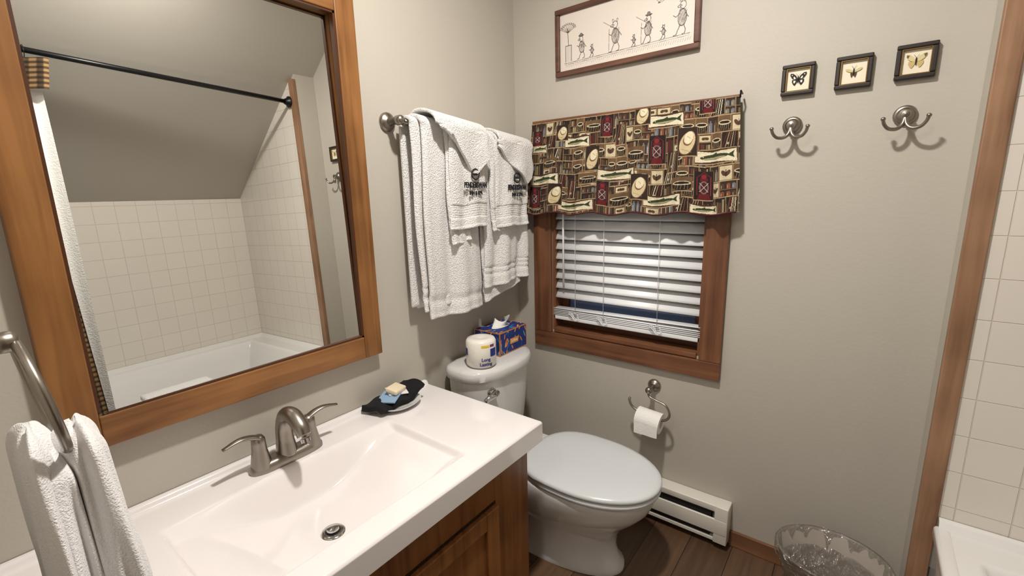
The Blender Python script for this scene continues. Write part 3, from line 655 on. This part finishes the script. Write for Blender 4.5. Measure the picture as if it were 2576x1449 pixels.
# ------------------------------------------------------------------ towel ring + hand towel (left)
rx_,rz__=.41,1.135
rg=[lathe('rosette',[(.028,0),(.028,.006),(.022,.012),(.012,.018),(.011,.075),(.015,.08),(.015,.098),(.010,.104),(0,.105)],M_nick,(rx_,-1.834,rz__+.088),(0,1,0)),
    tube('ring',[(rx_+.085*math.sin(a)*1.0,-1.722-.012*math.cos(a),rz__+.085*math.cos(a)) for a in np.linspace(0,2*math.pi,49)[:-1]],.0065,M_nick,12,closed=True)]
grp('towel_ring',rg)
def lobe(name,yc,ph,top,ryt,ryb,xoff=0):
    rings=[];n=90
    for i in range(50):
        t=(i/49)**1.3;z_=top-t*(top-.700)
        rx1=.066+.060*SS(t*1.3);ry1=ryt+(ryb-ryt)*SS(t*1.4)
        cap=math.sqrt(max(0,1-(1-min(1,t*9+.01))**2));rg_=[]
        for k in range(n):
            a=2*math.pi*k/n
            m_=1+.14*math.sin(3*a+ph+1.6*t)+.09*math.sin(7*a+2*ph-3*t)+.04*math.sin(12*a+3*ph+5*t)
            rg_.append((rx_+xoff+rx1*cap*m_*math.cos(a),yc(t)+ry1*cap*m_*math.sin(a),z_+.006*math.sin(3*a+ph)))
        rings.append(rg_)
    return loft(name,rings,M_terry2)
lt=[lobe('front_lobe',lambda t:-1.694+.012*t,.4,1.084,.027,.038,.0),lobe('rear_lobe',lambda t:-1.742+.006*t,2.0,1.092,.022,.027,-.01),
    lobe('middle_fold',lambda t:-1.720,3.3,1.052,.024,.034,-.005)]
grp('hanging_hand_towel',lt)
# ------------------------------------------------------------------ waste bin
M_bin=mat('bin_plastic',(186,176,166),.35)
M_bin.node_tree.nodes['Principled BSDF'].inputs['Transmission Weight'].default_value=.35
M_lin=bpy.data.materials.new('clear_liner');M_lin.use_nodes=True;nt=M_lin.node_tree;nt.nodes.clear()
o_=nt.nodes.new('ShaderNodeOutputMaterial');mx=nt.nodes.new('ShaderNodeMixShader');tr=nt.nodes.new('ShaderNodeBsdfTransparent');gl_=nt.nodes.new('ShaderNodeBsdfGlossy');gl_.inputs['Roughness'].default_value=.08
tr.inputs[0].default_value=(.86,.85,.84,1)
n_=nt.nodes.new('ShaderNodeTexNoise');n_.inputs['Scale'].default_value=20;n_.inputs['Detail'].default_value=3;n_.inputs['Distortion'].default_value=2;bu=nt.nodes.new('ShaderNodeBump');bu.inputs['Strength'].default_value=1;bu.inputs['Distance'].default_value=.05
tc=nt.nodes.new('ShaderNodeTexCoord');nt.links.new(tc.outputs['Object'],n_.inputs[0]);nt.links.new(n_.outputs['Fac'],bu.inputs['Height']);nt.links.new(bu.outputs[0],gl_.inputs['Normal'])
mx.inputs[0].default_value=.24;nt.links.new(tr.outputs[0],mx.inputs[1]);nt.links.new(gl_.outputs[0],mx.inputs[2]);nt.links.new(mx.outputs[0],o_.inputs[0])
bc=(1.365,-.215)
def ov(a,b_,z,ph=0,w=0,n=120): return [(bc[0]+(a+w*math.sin(9*t+ph)+w*.6*math.sin(23*t+2*ph))*math.cos(t),bc[1]+(b_+w*math.sin(13*t+ph)+w*.5*math.sin(29*t))*math.sin(t),z+w*.5*math.sin(13*t)) for t in [2*math.pi*k/n for k in range(n)]]
bn=[autosm(loft('bin_shell',[ov(.085,.06,.0),ov(.088,.063,.002),ov(.150,.120,.262),ov(.154,.124,.268),ov(.152,.122,.272),ov(.146,.116,.268),ov(.086,.060,.012)],M_bin),50)]
bn.append(loft('clear_liner',[ov(.10,.075,.05,1,.003),ov(.118,.092,.12,1,.004),ov(.132,.104,.19,2,.003),ov(.146,.116,.274,2,.001),ov(.151,.121,.278,2,.001),ov(.157,.127,.272,3,.001),ov(.154,.124,.225,3,.002)],M_lin,cap=False))
bn.append(loft('liner_sag',[ov(.128,.10,.22,1,.003),ov(.10,.08,.185,2,.006),ov(.06,.05,.14,2,.008),ov(.01,.01,.11,2,.001)],M_lin,cap=False))
grp('waste_bin',bn)
# ------------------------------------------------------------------ tub
TZ=.447
xs=np.linspace(T1+.002,XF-.014,110);ys=np.linspace(-1.74,D+.002,180);X,Y=np.meshgrid(xs,ys)
ex=np.minimum(X-(T1+.075),(XF-.10)-X);ey=np.minimum(Y+1.62,-.27-Y)
cr_=np.minimum(ex,ey)
Z=TZ-.012*SS(cr_/.02)-.30*SS(cr_/.13)+.022*np.maximum(1-SS((D-.012-Y)/.012),1-SS((XF-.03-X)/.012))
tt=gridmesh('tub_basin',np.stack([X,Y,Z],2),M_white)
ap=[box('apron',(T1+.002,T1+.02),(-1.74,D-.006),(0,TZ-.001),M_white,.004,3),tt]
ap.append(box('rim_edge',(T1-.008,T1+.03),(-1.74,D-.007),(TZ-.035,TZ+.002),M_white,.01,4))
ap.append(lathe('jet',[(0,0),(.03,0),(.03,.006),(.02,.01),(0,.01)],M_white,(XF-.135,-.9,.35),(-1,0,.4)))
grp('bathtub',ap)
box('folded_bath_mat',(T1+.0,T1+.10),(-1.16,-.84),(TZ+.0025,TZ+.035),M_terry,.012,4)
# ------------------------------------------------------------------ shower rod and curtain
RX=1.606
def rodz(y): return 2.072+.048*(-y-.147)
rd=[tube('rod',[(RX,D-.006,rodz(D)),(RX,-1.9,rodz(-1.9))],.0125,M_black,16),lathe('flange',[(0,0),(.034,0),(.034,.006),(.022,.016),(.016,.03),(0,.03)],M_black,(RX,D-.0045,rodz(D)),(0,-1,0))]
grp('shower_rod',rd)
def plaid(w,h,p=9):
    c=Cv(w,h,(150,118,78));a=c.a
    for k in range(0,w,p): a[:,k:k+p//2]*=.22
    for k in range(0,h,p): a[k:k+p//2,:]*=.22
    return a
w,h=200,700
s=np.linspace(0,1,w)[None,:];t=np.linspace(0,1,h)[:,None]
P=np.stack([1.526+.016*np.sin(s*40)+.05*t**6,-1.86+s*(.552-.06*t)+.006*t*np.sin(30*s),.16+1.88*t+.05*(1-s)*t],2)
cu=[gridmesh('plaid_panel',P,M_vc,plaid(w,h))]
P=np.stack([1.560+.014*np.sin(s*34+1)+.03*t**6,-1.86+.570*s+0*t,.20+1.76*t+0*s],2)
M_waf=mat('waffle_liner',(230,228,224),.9,bump=.8,bscale=160)
cu.append(gridmesh('waffle_liner',P,M_waf))
hs=np.linspace(0,1,120)[None,:];hh=np.linspace(0,1,50)[:,None]
P=np.stack([1.555+.022*np.sin(hs*30+.5)+0*hh,-1.86+.585*hs+.02*hh,1.93+.03*hs+.13*hh+.03*(1-hs)],2)
cu.append(gridmesh('plaid_header',P,M_vc,plaid(120,50,8)))
for k in range(8):
    yk=-1.32-.06*k
    cu.append(tube('curtain_ring',[(RX+.024*math.cos(a)-.0,yk,rodz(yk)-.008+.026*math.sin(a)) for a in np.linspace(0,6.283,20)[:-1]],.0016,M_black,6,closed=True))
grp('shower_curtain',cu)
# ------------------------------------------------------------------ lights
M_em=bpy.data.materials.new('lamp_glass');M_em.use_nodes=True;b=M_em.node_tree.nodes['Principled BSDF'];b.inputs['Emission Color'].default_value=(1,.93,.84,1);b.inputs['Emission Strength'].default_value=3
cl_=[lathe('lamp_glass',[(0,-.055),(.06,-.05),(.11,-.03),(.13,0)],M_em,(.85,-1.05,ZC-.012)),lathe('lamp_base',[(0,0),(.14,0),(.14,.012),(0,.012)],M_nick,(.85,-1.05,ZC-.0125))]
grp('ceiling_lamp',cl_)
def area(name,loc,size,e,col,rot=(0,0,0)):
    l=bpy.data.lights.new(name,'AREA');l.shape='DISK';l.size=size;l.energy=e;l.color=col
    o=link(bpy.data.objects.new(name,l));o.location=loc;o.rotation_euler=rot;return o
area('ceiling_lamp_light',(.85,-1.05,ZC-.075),.11,33,(1,.95,.885))
area('soft_fill_light',(1.1,-2.3,ZC-.05),.7,17,(1,.96,.91),(.35,0,0))  # added soft fill to brighten the closed room, no real fixture here
w=bpy.data.worlds.new('w');sc.world=w;w.use_nodes=True;w.node_tree.nodes['Background'].inputs[0].default_value=(.2,.25,.4,1);w.node_tree.nodes['Background'].inputs[1].default_value=.3
# ------------------------------------------------------------------ camera
roll,pitch,yaw,f=-.0238,-.2042,.6555,1158.8
fwd=Vector((-math.sin(yaw)*math.cos(pitch),math.cos(yaw)*math.cos(pitch),math.sin(pitch)))
r0=Vector((math.cos(yaw),math.sin(yaw),0));u0=r0.cross(fwd)
R=math.cos(roll)*r0+math.sin(roll)*u0;U=-math.sin(roll)*r0+math.cos(roll)*u0
cd=bpy.data.cameras.new('camera');cd.sensor_width=36;cd.lens=f/2576*36;cd.clip_start=.01
co=link(bpy.data.objects.new('camera',cd))
co.matrix_world=Matrix(((R.x,U.x,-fwd.x,1.3407),(R.y,U.y,-fwd.y,-1.7994),(R.z,U.z,-fwd.z,1.4097),(0,0,0,1)))
sc.camera=co
